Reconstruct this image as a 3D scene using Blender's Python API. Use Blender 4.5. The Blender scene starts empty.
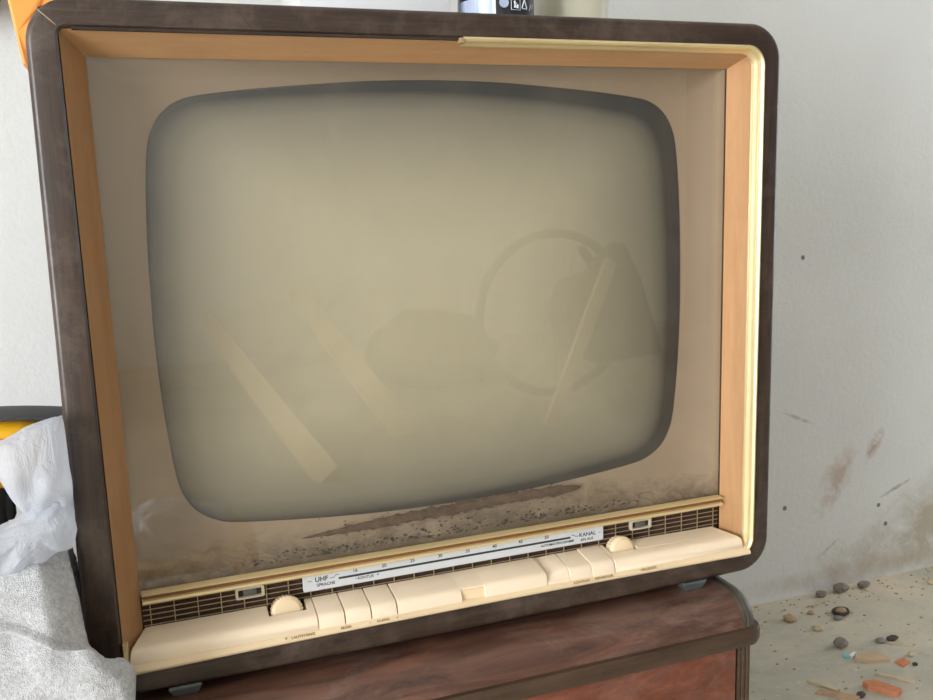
import bpy, bmesh, math, random
from mathutils import Vector, Matrix, noise
random.seed(7)
SC = bpy.context.scene
COL = SC.collection
ZO = 0.4515            # height of the television's lower opening edge above the floor
PI = math.pi

# ------------------------------------------------------------------ materials
def lin(c):
    return tuple((x/12.92 if x <= .04045 else ((x+.055)/1.055)**2.4) for x in c)
def rgb(r, g, b): return lin((r/255., g/255., b/255.)) + (1.,)

class NT:
    def __init__(s, name):
        s.m = bpy.data.materials.new(name); s.m.use_nodes = True
        s.t = s.m.node_tree; s.t.nodes.clear()
        s.out = s.n('ShaderNodeOutputMaterial')
    def n(s, k, **kw):
        x = s.t.nodes.new(k)
        for a, b in kw.items(): setattr(x, a, b)
        return x
    def l(s, a, b): s.t.links.new(a, b)
    def coords(s, scale=(1, 1, 1), loc=(0, 0, 0), rot=(0, 0, 0)):
        tc = s.n('ShaderNodeTexCoord'); mp = s.n('ShaderNodeMapping')
        mp.inputs['Scale'].default_value = scale; mp.inputs['Location'].default_value = loc
        mp.inputs['Rotation'].default_value = rot
        s.l(tc.outputs['Object'], mp.inputs['Vector']); return mp.outputs[0]
    def noise(s, vec, scale, detail=6, rough=.6, dist=0):
        x = s.n('ShaderNodeTexNoise'); x.inputs['Scale'].default_value = scale
        x.inputs['Detail'].default_value = detail; x.inputs['Roughness'].default_value = rough
        x.inputs['Distortion'].default_value = dist; s.l(vec, x.inputs['Vector']); return x.outputs['Fac']
    def ramp(s, fac, stops):
        x = s.n('ShaderNodeValToRGB'); e = x.color_ramp.elements
        while len(e) > 1: e.remove(e[-1])
        e[0].position = stops[0][0]; e[0].color = stops[0][1]
        for p, c in stops[1:]:
            k = e.new(p); k.color = c
        s.l(fac, x.inputs[0]); return x.outputs[0]
    def mix(s, fac, a, b, mode='MIX'):
        x = s.n('ShaderNodeMix', data_type='RGBA', blend_type=mode)
        for v, i in ((fac, 0), (a, 6), (b, 7)):
            if hasattr(v, 'is_linked'): s.l(v, x.inputs[i])
            else: x.inputs[i].default_value = v
        return x.outputs[2]
    def math(s, op, a, b=None):
        x = s.n('ShaderNodeMath', operation=op)
        for i, v in enumerate((a, b)):
            if v is None: continue
            if hasattr(v, 'is_linked'): s.l(v, x.inputs[i])
            else: x.inputs[i].default_value = v
        return x.outputs[0]
    def bsdf(s, col, rough=.5, metal=0, spec=.5, coat=0, coat_rough=.1, sheen=0, bump=None, bstr=.2, bdist=.002, sub=0):
        p = s.n('ShaderNodeBsdfPrincipled')
        for v, k in ((col, 'Base Color'), (rough, 'Roughness')):
            if hasattr(v, 'is_linked'): s.l(v, p.inputs[k])
            else: p.inputs[k].default_value = v
        p.inputs['Metallic'].default_value = metal
        p.inputs['Specular IOR Level'].default_value = spec
        p.inputs['Coat Weight'].default_value = coat; p.inputs['Coat Roughness'].default_value = coat_rough
        p.inputs['Sheen Weight'].default_value = sheen
        if bump is not None:
            b = s.n('ShaderNodeBump'); b.inputs['Strength'].default_value = bstr
            b.inputs['Distance'].default_value = bdist
            s.l(bump, b.inputs['Height']); s.l(b.outputs[0], p.inputs['Normal'])
        s.p = p; s.l(p.outputs[0], s.out.inputs[0]); return s.m

B4, W4 = (0, 0, 0, 1), (1, 1, 1, 1)

def simple(name, c, rough=.5, metal=0, coat=0, nscale=60, var=.12, bstr=.08, spec=.5, stretch=(1, 1, 1)):
    t = NT(name); v = t.coords(stretch); f = t.noise(v, nscale)
    lo = tuple(x*(1-var) for x in c[:3])+(1,); hi = tuple(min(1, x*(1+var)) for x in c[:3])+(1,)
    col = t.ramp(f, [(.3, lo), (.7, hi)])
    return t.bsdf(col, rough, metal, spec, coat, bump=f, bstr=bstr, bdist=.0006)

def wood(name, dark, light, stretch, scale=9, rough=.4, coat=.3, wear=None, wear_amt=.25, bstr=.15, coat_rough=.15):
    t = NT(name); v = t.coords(stretch)
    f = t.noise(v, scale, 8, .65, .6)
    f2 = t.noise(v, scale*6, 4, .7)
    g = t.math('ADD', t.math('MULTIPLY', f, .7), t.math('MULTIPLY', f2, .3))
    col = t.ramp(g, [(.32, dark), (.68, light)])
    if wear:
        w = t.noise(t.coords((1, 1, 1)), 14, 8, .75, .3)
        col = t.mix(t.math('MULTIPLY', t.ramp(w, [(.48, B4), (.72, W4)]), wear_amt), col, wear)
    r = t.ramp(t.noise(t.coords(), 22, 6, .7), [(.3, (rough*.75,)*3+(1,)), (.75, (min(1, rough*1.5),)*3+(1,))])
    return t.bsdf(col, r, coat=coat, coat_rough=coat_rough, bump=g, bstr=bstr, bdist=.0008)

M = {}
M['case_h'] = wood('dark lacquered wood, grain across', rgb(22, 15, 12), rgb(70, 51, 40), (1.2, 6, 22), 6, .40, .16, rgb(104, 90, 80), .60)
M['case_v'] = wood('dark lacquered wood, grain upright', rgb(22, 15, 12), rgb(70, 51, 40), (22, 6, 1.2), 6, .40, .16, rgb(104, 90, 80), .60)
M['liner_h_lit'] = wood('honey wood, grain across', rgb(234, 180, 126), rgb(246, 202, 152), (1, 8, 14), 5, .4, .25, rgb(190, 130, 80), .18, bstr=.05)  # same wood as the side boards, lightened: light from below painted into its colour
M['liner_v'] = wood('honey wood, grain upright', rgb(222, 168, 114), rgb(238, 190, 140), (14, 8, 1), 5, .4, .25, rgb(190, 130, 80), .18, bstr=.05)
M['gold'] = simple('pale gold anodised trim', rgb(226, 206, 158), .34, .55, nscale=90, var=.08, bstr=.05, stretch=(.2, .2, .2))
M['brass'] = simple('cream brass strip', rgb(222, 200, 152), .35, .4, nscale=60, var=.1, stretch=(.15, 1, 1))
M['strip_brown'] = simple('brown strip', rgb(122, 82, 48), .5, nscale=30, stretch=(.2, 2, 2))
M['cream'] = simple('cream plastic', rgb(240, 220, 194), .38, coat=.15, nscale=9, var=.04, bstr=.02)
M['cream2'] = simple('cream plastic ledge', rgb(232, 208, 172), .4, nscale=9, var=.05, bstr=.02)
M['grille_back'] = simple('dark brown cloth', rgb(58, 38, 28), .9, nscale=300, var=.3)
M['wire'] = simple('tarnished brass wire', rgb(170, 152, 122), .45, .5, nscale=50)
M['plate'] = simple('pale grey dial plate', rgb(200, 204, 208), .35, coat=.2, nscale=20, var=.04)
M['ink'] = simple('black print', rgb(52, 50, 48), .6)
M['ink_soft'] = simple('worn brown print', rgb(150, 126, 96), .6)
M['black'] = simple('black hollow', rgb(20, 16, 13), .8)
M['ind_frame'] = simple('aged ivory bezel', rgb(190, 182, 160), .4)
M['ind_lens'] = simple('dark lens', rgb(84, 84, 80), .15, coat=.6)
M['foot'] = simple('grey glassy plastic', rgb(78, 84, 86), .25, coat=.2)
M['foam'] = simple('crumbled foam seal', rgb(104, 78, 64), .95, nscale=120, var=.5, bstr=.8)
M['crumb'] = simple('dark crumbs', rgb(48, 36, 30), .95, nscale=200)

def mask_mat():
    t = NT('taupe mask with dirt along the bottom')
    v = t.coords(); base = t.ramp(t.noise(v, 5), [(.3, rgb(182, 164, 146)), (.7, rgb(190, 172, 154))])
    sx = t.n('ShaderNodeSeparateXYZ'); tc = t.n('ShaderNodeTexCoord')
    t.l(tc.outputs['Object'], sx.inputs[0]); z = sx.outputs[2]
    low = t.math('SUBTRACT', 1, t.math('MULTIPLY', t.math('SUBTRACT', z, MASK_Z), 20))
    n = t.noise(t.coords((1, 1, 1.6)), 55, 7, .75, .8)
    n2 = t.noise(t.coords((1, 1, 1.0)), 9, 4, .6)
    d = t.math('MULTIPLY', t.math('ADD', n, t.math('MULTIPLY', t.math('SUBTRACT', n2, .5), .8)), low)
    f = t.ramp(d, [(.30, B4), (.62, W4)])
    col = t.mix(t.math('MULTIPLY', f, .75), base, rgb(88, 68, 54))
    return t.bsdf(col, .6, bump=n, bstr=.12, bdist=.0008)
MASK_Z = .060+.034

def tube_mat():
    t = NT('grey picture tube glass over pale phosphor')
    a = t.n('ShaderNodeAttribute', attribute_name='rim_shade')
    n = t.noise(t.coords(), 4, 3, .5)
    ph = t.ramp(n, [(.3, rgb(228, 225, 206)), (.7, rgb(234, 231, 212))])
    f = t.ramp(a.outputs['Fac'], [(0.0, B4), (.25, (.04,)*3+(1,)), (.50, (.18,)*3+(1,)), (.72, (.40,)*3+(1,)), (.87, (.60,)*3+(1,)), (.93, (.80,)*3+(1,)), (.965, W4)])  # dark uncoated glass edge, plus a shading falloff painted into the face colour
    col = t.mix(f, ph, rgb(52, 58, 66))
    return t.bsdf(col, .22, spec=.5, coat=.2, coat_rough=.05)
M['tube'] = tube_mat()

def glass_mat():
    t = NT('tinted safety glass')
    tr = t.n('ShaderNodeBsdfTransparent'); tr.inputs[0].default_value = (.895, .875, .84, 1)
    gl = t.n('ShaderNodeBsdfGlossy'); gl.inputs['Roughness'].default_value = .012
    df = t.n('ShaderNodeBsdfDiffuse'); df.inputs[0].default_value = rgb(190, 180, 160)
    fr = t.n('ShaderNodeFresnel'); ge = t.n('ShaderNodeNewGeometry'); t.l(t.math('SUBTRACT', 1.65, t.math('MULTIPLY', ge.outputs['Backfacing'], 1.0439)), fr.inputs[0])
    dust = t.ramp(t.noise(t.coords((1, 1, .7), rot=(0, .6, 0)), 6, 9, .8, .5), [(.45, (.01, .01, .01, 1)), (.8, (.05, .085, .085, 1))])
    m1 = t.n('ShaderNodeMixShader'); t.l(fr.outputs[0], m1.inputs[0]); t.l(tr.outputs[0], m1.inputs[1]); t.l(gl.outputs[0], m1.inputs[2])
    m2 = t.n('ShaderNodeMixShader'); t.l(dust, m2.inputs[0]); t.l(m1.outputs[0], m2.inputs[1]); t.l(df.outputs[0], m2.inputs[2])
    t.l(m2.outputs[0], t.out.inputs[0]); return t.m
M['glass'] = glass_mat()

def wall_mat():
    t = NT('white rendered wall with stains')
    v = t.coords()
    n = t.noise(v, 3, 5, .6)
    col = t.ramp(n, [(.3, rgb(216, 217, 216)), (.7, rgb(224, 225, 224))])
    fine = t.noise(t.coords((1, 1, 1)), 38, 8, .75)
    def blob(x, z, rx, rz, ang, soft_n, lo, hi, tint, amt, col):
        tc = t.n('ShaderNodeTexCoord'); mp = t.n('ShaderNodeMapping', vector_type='TEXTURE')
        mp.inputs['Location'].default_value = (x, 0, z); mp.inputs['Rotation'].default_value = (0, ang, 0)
        mp.inputs['Scale'].default_value = (rx, 1, rz)
        t.l(tc.outputs['Object'], mp.inputs['Vector'])
        ln = t.n('ShaderNodeVectorMath', operation='LENGTH'); sp = t.n('ShaderNodeSeparateXYZ'); cb = t.n('ShaderNodeCombineXYZ')
        t.l(mp.outputs[0], sp.inputs[0]); t.l(sp.outputs[0], cb.inputs[0]); t.l(sp.outputs[2], cb.inputs[2]); t.l(cb.outputs[0], ln.inputs[0])
        fall = t.math('SUBTRACT', 1, ln.outputs['Value'])
        k = t.noise(t.coords((1, 1, 1), loc=(x*3, 0, z*5)), soft_n, 8, .7, .5)
        f = t.ramp(t.math('MULTIPLY', t.math('MAXIMUM', fall, 0), t.math('SUBTRACT', t.math('MULTIPLY', k, 2.2), .55)), [(lo, B4), (hi, W4)])
        return t.mix(t.math('MULTIPLY', f, amt), col, tint)
    s = lambda z: z + ZO
    col = blob(1.03, s(-.215), .05, .12, .55, 22, .12, .5, rgb(186, 158, 144), .7, col)
    col = blob(1.13, s(-.15), .022, .05, .55, 30, .1, .5, rgb(166, 134, 118), .75, col)
    col = blob(1.33, s(-.34), .34, .17, -.4, 14, .12, .55, rgb(170, 158, 134), .8, col)
    col = blob(1.10, s(-.40), .25, .09, -.1, 18, .12, .6, rgb(178, 166, 150), .5, col)
    col = blob(1.25, s(-.42), .7, .03, 0, 20, .05, .5, rgb(170, 150, 124), .45, col)
    col = blob(1.19, s(-.255), .06, .007, -.35, 60, .1, .5, rgb(130, 118, 106), .7, col)
    col = blob(.93, s(-.07), .06, .006, .4, 60, .1, .5, rgb(160, 156, 152), .6, col)
    col = blob(1.02, s(-.36), .05, .006, -.6, 60, .1, .5, rgb(165, 162, 158), .5, col)
    for px, pz in ((.905, -.255), (1.148, -.285), (1.17, -.33), (.93, .25)):
        col = blob(px, s(pz), .0065, .0065, 0, 5, .05, .2, rgb(96, 92, 90), .9, col)
    tex = t.noise(t.coords((1, 1, 1)), 90, 6, .7)
    return t.bsdf(col, .75, bump=t.math('ADD', tex, t.math('MULTIPLY', fine, .8)), bstr=.35, bdist=.004)

def floor_mat():
    t = NT('dusty concrete floor')
    v = t.coords(); n = t.noise(v, 2.2, 8, .65, .4); n2 = t.noise(v, 26, 8, .8)
    col = t.ramp(n, [(.36, rgb(166, 164, 150)), (.5, rgb(196, 188, 170)), (.64, rgb(214, 200, 178))])
    col = t.mix(t.ramp(n2, [(.55, B4), (.75, (.6, .6, .6, 1))]), col, rgb(140, 130, 116))
    col = t.mix(t.ramp(t.noise(v, 70, 4, .7), [(.60, B4), (.72, (.5, .5, .5, 1))]), col, rgb(222, 210, 188))
    return t.bsdf(col, .9, bump=n2, bstr=.5, bdist=.003)

def cab_mat(name, a, b, c, stretch, rough=.3):
    t = NT(name); v = t.coords(stretch); g = t.noise(v, 7, 8, .65, 1.2)
    col = t.ramp(g, [(.3, a), (.52, b), (.7, c)])
    w = t.noise(t.coords((.8, 2, 2)), 9, 9, .78, .6)
    col = t.mix(t.math('MULTIPLY', t.ramp(w, [(.5, B4), (.72, W4)]), .42), col, rgb(150, 128, 118))
    sp = t.noise(t.coords(), 60, 4, .6)
    col = t.mix(t.ramp(sp, [(.70, B4), (.76, W4)]), col, rgb(40, 22, 18))
    r = t.ramp(w, [(.3, (rough,)*3+(1,)), (.7, (.62,)*3+(1,))])
    return t.bsdf(col, r, coat=.25, coat_rough=.25, bump=g, bstr=.12, bdist=.0008)
M['cab_top'] = cab_mat('worn reddish brown veneer', rgb(58, 36, 30), rgb(90, 60, 48), rgb(112, 76, 60), (1.2, 8, 8))
M['cab_front'] = cab_mat('red mahogany veneer', rgb(84, 42, 28), rgb(116, 62, 42), rgb(138, 80, 54), (3, 3, 5))
M['cab_mold'] = wood('dark olive brown moulding', rgb(48, 34, 24), rgb(80, 58, 40), (1.2, 20, 22), 7, .45, .2, rgb(104, 84, 64), .25)
M['cab_end'] = wood('greyed dark edge', rgb(54, 48, 42), rgb(86, 78, 68), (10, 10, 10), 6, .5, .2, rgb(110, 102, 92), .3)

def towel_mat():
    t = NT('grey white terry'); v = t.coords()
    a = t.noise(v, 260, 4, .8); vo = t.n('ShaderNodeTexVoronoi'); vo.inputs['Scale'].default_value = 900; t.l(v, vo.inputs['Vector'])
    col = t.ramp(a, [(.3, rgb(156, 156, 160)), (.5, rgb(188, 188, 190)), (.65, rgb(206, 206, 208))])
    fl = t.ramp(t.noise(v, 330, 3, .8), [(.62, B4), (.70, (.55,)*3+(1,))])
    col = t.mix(fl, col, rgb(120, 118, 124))
    h = t.math('SUBTRACT', a, t.math('MULTIPLY', vo.outputs['Distance'], .8))
    return t.bsdf(col, .95, sheen=.5, bump=h, bstr=.6, bdist=.0015)
M['towel'] = towel_mat()

def bag_mat():
    t = NT('thin milky plastic film'); v = t.coords()
    tr = t.n('ShaderNodeBsdfTransparent'); tr.inputs[0].default_value = (.93, .95, .98, 1)
    tl = t.n('ShaderNodeBsdfTranslucent'); tl.inputs[0].default_value = (.86, .89, .95, 1)
    p = t.n('ShaderNodeBsdfPrincipled'); p.inputs['Base Color'].default_value = (.80, .83, .9, 1); p.inputs['Roughness'].default_value = .28
    n = t.noise(t.coords((1, 1, .6), rot=(0, .5, 0)), 42, 5, .65, 2.2)
    b = t.n('ShaderNodeBump'); b.inputs['Strength'].default_value = .9; b.inputs['Distance'].default_value = .006
    t.l(n, b.inputs['Height']); t.l(b.outputs[0], p.inputs['Normal'])
    m1 = t.n('ShaderNodeMixShader'); m1.inputs[0].default_value = .5; t.l(p.outputs[0], m1.inputs[1]); t.l(tl.outputs[0], m1.inputs[2])
    m2 = t.n('ShaderNodeMixShader'); m2.inputs[0].default_value = .72; t.l(tr.outputs[0], m2.inputs[1]); t.l(m1.outputs[0], m2.inputs[2])
    t.l(m2.outputs[0], t.out.inputs[0]); return t.m
M['bag'] = bag_mat()
M['yellow'] = simple('yellow tool plastic', rgb(250, 188, 40), .4, nscale=30, var=.05)
M['rubber'] = simple('dark grey rubber', rgb(64, 66, 70), .6, nscale=120)
M['steel'] = simple('steel', rgb(170, 170, 170), .3, 1)
M['red'] = simple('orange red stripe', rgb(214, 110, 40), .5)
M['orange'] = simple('orange plastic sheet', rgb(250, 158, 74), .4, nscale=8, var=.06, bstr=.05)
M['clay'] = simple('brown terracotta', rgb(170, 118, 96), .8)
M['can_dark'] = simple('black blue label', rgb(26, 28, 40), .3, coat=.3)
M['can_light'] = simple('pale blue label', rgb(190, 206, 236), .3, coat=.3)
M['can_white'] = simple('white label print', rgb(236, 238, 242), .4)
M['jar'] = simple('pale cream plastic', rgb(216, 212, 190), .3, coat=.3, nscale=6, var=.04)
M['white'] = simple('white card', rgb(236, 238, 242), .5, nscale=12, var=.03)
M['tan'] = simple('tan card', rgb(206, 190, 140), .6)
M['stone_tan'] = simple('tan stone', rgb(176, 148, 118), .9, nscale=60, var=.2, bstr=.5)
M['stone_grey'] = simple('grey stone', rgb(134, 126, 118), .9, nscale=60, var=.25, bstr=.5)
M['stone_dark'] = simple('dark stone', rgb(78, 66, 62), .9, nscale=60, var=.25, bstr=.5)
M['stone_pale'] = simple('pale stone', rgb(196, 180, 152), .9, nscale=60, var=.15, bstr=.5)
M['brick'] = simple('orange brick', rgb(198, 128, 92), .9, nscale=80, var=.15, bstr=.5)
M['teal'] = simple('teal paper', rgb(110, 196, 196), .6)
M['tile'] = simple('beige tile', rgb(192, 166, 134), .6, nscale=40)
M['paint_white'] = simple('white painted wall', rgb(216, 214, 208), .8, nscale=4, var=.03)
M['bike'] = simple('dark bicycle paint', rgb(34, 34, 36), .4)
M['plank'] = wood('pale pine plank', rgb(196, 168, 124), rgb(222, 198, 156), (2, 14, 14), 6, .6, .0)
M['sack'] = simple('dark sack cloth', rgb(70, 66, 60), .95, nscale=30, var=.2, bstr=.4)

# ------------------------------------------------------------------ helpers
def tagp(o, label=None, cat=None, group=None, kind=None):
    if label: o['label'] = label
    if cat: o['category'] = cat
    if group: o['group'] = group
    if kind: o['kind'] = kind
    return o
def empty(name, loc, label, cat, group=None, rz=0):
    o = bpy.data.objects.new(name, None); COL.objects.link(o)
    o.location = (loc[0], loc[1], loc[2]+ZO); o.rotation_euler = (0, 0, rz); o.empty_display_size = .05
    o['_base'] = 0
    del o['_base']
    BASE[o] = Vector(loc)
    return tagp(o, label, cat, group)
BASE = {}
def root_of(o):
    while o.parent: o = o.parent
    return o
def build(name, bm, mat, parent=None, origin=None, smooth=40, sub=0, solid=0, bevel=0):
    """bm is in television coordinates; the mesh is moved so its origin is the root's base (or its own)"""
    if parent is not None: base = BASE[root_of(parent)]
    else: base = Vector(origin) if origin is not None else Vector((0, 0, 0))
    bmesh.ops.translate(bm, verts=bm.verts, vec=-base)
    bmesh.ops.recalc_face_normals(bm, faces=bm.faces)
    me = bpy.data.meshes.new(name); bm.to_mesh(me); bm.free()
    o = bpy.data.objects.new(name, me); COL.objects.link(o)
    for mm in (mat if isinstance(mat, (list, tuple)) else [mat]): me.materials.append(mm)
    if parent is not None:
        o.parent = parent
    else:
        o.location = (base[0], base[1], base[2]+ZO)
    if smooth:
        for p in me.polygons: p.use_smooth = True
        try: me.set_sharp_from_angle(angle=math.radians(smooth))
        except Exception: pass
    if solid:
        s = o.modifiers.new('thickness', 'SOLIDIFY'); s.thickness = solid; s.offset = -1
    if bevel:
        b = o.modifiers.new('bevel', 'BEVEL'); b.width = bevel; b.segments = 2; b.limit_method = 'ANGLE'
    if sub:
        s = o.modifiers.new('sub', 'SUBSURF'); s.levels = sub; s.render_levels = sub
    return o
def box(bm, x0, x1, y0, y1, z0, z1, bev=0, seg=2):
    r = bmesh.ops.create_cube(bm, size=1)
    bmesh.ops.scale(bm, vec=(x1-x0, y1-y0, z1-z0), verts=r['verts'])
    bmesh.ops.translate(bm, vec=((x0+x1)/2, (y0+y1)/2, (z0+z1)/2), verts=r['verts'])
    if bev:
        es = list({e for v in r['verts'] for e in v.link_edges})
        bmesh.ops.bevel(bm, geom=es, offset=bev, segments=seg, affect='EDGES', profile=.5)
    return bm
def NB(): return bmesh.new()
def B(*a, **k): return box(NB(), *a, **k)
def rr(x0, x1, z0, z1, r, y, n=8):
    pts = []
    a, b, c, d = r if isinstance(r, tuple) else (r, r, r, r)
    for cx, cz, a0, r in ((x1-a, z1-a, 0, a), (x0+b, z1-b, 90, b), (x0+c, z0+c, 180, c), (x1-d, z0+d, 270, d)):
        for i in range(n+1):
            a = math.radians(a0+90*i/n); pts.append(Vector((cx+r*math.cos(a), y, cz+r*math.sin(a))))
    return pts
def loft(bm, loops, closed=True, cap0=False, cap1=False):
    L = [[bm.verts.new(p) for p in lp] for lp in loops]
    n = len(L[0])
    for a, b in zip(L, L[1:]):
        for i in range(n if closed else n-1):
            j = (i+1) % n
            bm.faces.new((a[i], a[j], b[j], b[i]))
    if cap0: bm.faces.new(L[0])
    if cap1: bm.faces.new(L[-1][::-1])
    return L
def prism(bm, prof, x0, x1, ax=0, seg=1):
    """profile of (y,z) swept along x"""
    loops = []
    for k in range(seg+1):
        x = x0+(x1-x0)*k/seg
        loops.append([Vector((x, y, z)) for y, z in prof])
    loft(bm, loops, True, True, True); return bm
def tube(bm, path, r, n=8, cap=True):
    path = [Vector(p) for p in path]; loops = []
    ref = Vector((0, 0, 1))
    for i, p in enumerate(path):
        d = (path[min(i+1, len(path)-1)]-path[max(i-1, 0)]).normalized()
        u = d.cross(ref)
        if u.length < .05: u = d.cross(Vector((0, 1, 0)))
        u.normalize(); w = d.cross(u)
        rad = r[i] if isinstance(r, (list, tuple)) else r
        loops.append([p+(u*math.cos(2*PI*k/n)+w*math.sin(2*PI*k/n))*rad for k in range(n)])
    loft(bm, loops, True, cap, cap); return bm
def cyl(bm, c, r0, r1, h, n=32, bev=0):
    prof = [(r0, 0), (r1, h)]
    return lathe(bm, c, [(0, 0), (r0-bev, 0), (r0, bev), (r1, h-bev), (r1-bev, h), (0, h)] if bev else [(0, 0), (r0, 0), (r1, h), (0, h)], n)
def lathe(bm, c, prof, n=40):
    loops = []
    for r, z in prof:
        loops.append([Vector((c[0]+max(r, 1e-5)*math.cos(2*PI*k/n), c[1]+max(r, 1e-5)*math.sin(2*PI*k/n), c[2]+z)) for k in range(n)])
    loft(bm, loops, True, True, True); return bm
FONT_T = {}
def text_mesh(s, size, mat, parent, name, o3, xdir=Vector((1, 0, 0)), up=Vector((0, 0, 1)), align='CENTER', sx=1.0, bold=0.00006):
    cu = bpy.data.curves.new(name, 'FONT'); cu.body = s; cu.size = size; cu.align_x = align; cu.align_y = 'CENTER'
    cu.extrude = 0.00006; cu.offset = bold
    ob = bpy.data.objects.new(name, cu); COL.objects.link(ob)
    dg = bpy.context.evaluated_depsgraph_get(); me = bpy.data.meshes.new_from_object(ob.evaluated_get(dg))
    bpy.data.objects.remove(ob)
    base = BASE[root_of(parent)]
    zax = xdir.cross(up).normalized()
    mt = Matrix((xdir, up, zax)).transposed().to_4x4(); mt.translation = Vector(o3)-base
    me.transform(mt @ Matrix.Diagonal((sx, 1, 1, 1)))
    me.materials.clear(); me.materials.append(mat)
    o2 = bpy.data.objects.new(name, me); COL.objects.link(o2); o2.parent = parent
    return o2

# ------------------------------------------------------------------ camera
Rr = Vector((0.939, -0.3425, -0.0319)); Dn = Vector((-0.0882, -0.1501, -0.9847)); Fw = Vector((0.3325, 0.9275, -0.1712))
Fw.normalize(); Rr = (Rr-Fw*Rr.dot(Fw)).normalized(); Up = Rr.cross(Fw)
cam = bpy.data.cameras.new('camera'); co = bpy.data.objects.new('camera', cam); COL.objects.link(co)
mw = Matrix((Rr, Up, -Fw)).transposed().to_4x4(); mw.translation = Vector((-0.2762, -0.766, 0.3922+ZO)); co.matrix_world = mw
cam.sensor_width = 36; cam.lens = 896.8*36/933; cam.clip_start = .02
SC.camera = co

# ------------------------------------------------------------------ room
X0, X1, Y0, Y1, ZF, ZC = -2.9, 3.0, -4.1, .65, -ZO, 2.15
def struct(name, bm, m, origin=(0, 0, 0), bevel=0):
    o = build(name, bm, m, None, origin, smooth=0, bevel=bevel); o['kind'] = 'structure'; return o
struct('floor', B(X0-.2, X1+.2, Y0-.2, Y1+.2, ZF-.1, ZF), floor_mat(), (0, 0, ZF))
struct('wall_back', B(X0, X1, Y1, Y1+.15, ZF, ZC), wall_mat(), (0, Y1, ZF))
struct('wall_rear', B(X0, X1, Y0-.15, Y0, ZF, ZC), M['paint_white'], (0, Y0, ZF))
struct('ceiling', B(X0-.2, X1+.2, Y0-.2, Y1+.2, ZC, ZC+.1), M['paint_white'], (0, 0, ZC))
WY0, WY1, WZ0, WZ1 = -2.80, -1.10, -.43, 1.65      # daylight opening in the left wall
bm = NB()
box(bm, X0-.15, X0, Y0-.15, WY0, ZF, ZC); box(bm, X0-.15, X0, WY1, Y1+.15, ZF, ZC)
box(bm, X0-.15, X0, WY0, WY1, ZF, WZ0); box(bm, X0-.15, X0, WY0, WY1, WZ1, ZC)
struct('wall_left', bm, M['paint_white'], (X0, 0, ZF))
bm = NB()
for a, b_, c, d in ((WY0, WY1, WZ0, WZ0+.05), (WY0, WY1, WZ1-.05, WZ1), (WY0, WY0+.05, WZ0, WZ1), (WY1-.05, WY1, WZ0, WZ1), ((WY0+WY1)/2-.025, (WY0+WY1)/2+.025, WZ0, WZ1)):
    box(bm, X0-.10, X0-.05, a, b_, c, d)
struct('window_1', bm, M['paint_white'], (X0, (WY0+WY1)/2, WZ0))
bm = NB(); box(bm, X1, X1+.15, Y0-.15, -.35, ZF, ZC); box(bm, X1, X1+.15, .60, Y1+.15, ZF, ZC); box(bm, X1, X1+.15, -.35, .60, 1.55, ZC)  # gap in this unseen wall is added to let the fill lamp through
struct('wall_right', bm, simple('grey bare render', rgb(120, 116, 108), .9, nscale=4), (X1, 0, ZF))

def bow(bm):
    for i in range(-6, 7):
        bmesh.ops.bisect_plane(bm, geom=bm.verts[:]+bm.edges[:]+bm.faces[:], plane_co=(i*.045, 0, 0), plane_no=(1, 0, 0))
    for v in bm.verts:
        k = max(0, 1-(v.co.x/.33)**2)
        if v.co.z < -.012: v.co.z -= .0024*k
        elif v.co.z < .0032 and v.co.y < .03: v.co.z += .0030*k
    return bm
# ------------------------------------------------------------------ television
H, Wi = .526, .32
tv = empty('television', (0, .2, -.034), 'old wooden cased television with grey picture tube and cream keys on the sideboard', 'television')
# case: separate mitred boards around the opening, joined with soft corners
def case_side(which):
    n = 10
    xi0, xi1, zi0, zi1 = -Wi, Wi, -.001, H
    xo0, xo1, zo0, zo1 = -.343, .343, -.0225, .5485
    loops = [rr(xi0+.0, xi1, zi0, zi1, (.018, .007, .007, .018), .020, n), rr(xi0, xi1, zi0, zi1, (.018, .007, .007, .018), .002, n), rr(xi0-.002, xi1+.002, zi0-.002, zi1+.002, (.020, .009, .009, .020), 0, n),
             rr(xo0+.0050, xo1-.0050, zo0+.0045, zo1-.0045, .031, 0, n), rr(xo0+.0034, xo1-.0034, zo0+.0030, zo1-.0030, .033, .0005, n), rr(xo0+.0016, xo1-.0016, zo0+.0014, zo1-.0014, .034, .0017, n), rr(xo0+.0004, xo1-.0004, zo0+.0004, zo1-.0004, .035, .0036, n), rr(xo0, xo1, zo0, zo1, .035, .0060, n),
             rr(xo0-.001, xo1+.001, zo0-.001, zo1+.001, .041, .05, n), rr(xo0, xo1, zo0, zo1, .041, .36, n), rr(xo0+.015, xo1-.015, zo0+.015, zo1-.015, .035, .385, n)]
    m = n+1; tot = 4*m
    h = n//2
    # index spans between corner middles: corners order TR, TL, BL, BR
    mids = {'TR': h, 'TL': m+h, 'BL': 2*m+h, 'BR': 3*m+h}
    a, b = {'top': ('TR', 'TL'), 'left': ('TL', 'BL'), 'bottom': ('BL', 'BR'), 'right': ('BR', 'TR')}[which]
    i = mids[a]; idx = [i]
    while i != mids[b]:
        i = (i+1) % tot; idx.append(i)
    bm = NB(); loft(bm, [[lp[k] for k in idx] for lp in loops], closed=False)
    if which == 'bottom': bow(bm)
    if which == 'left':
        for v in bm.verts:
            if v.co.x < -.330: v.co.x -= .0050*max(0, min(1, 1-v.co.z/.50))*min(1, (-v.co.x-.330)/.008)
    return bm
for w in ('top', 'bottom', 'left', 'right'):
    build('case_panel', case_side(w), M['case_h'] if w in ('top', 'bottom') else M['case_v'], tv, smooth=35)
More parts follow.
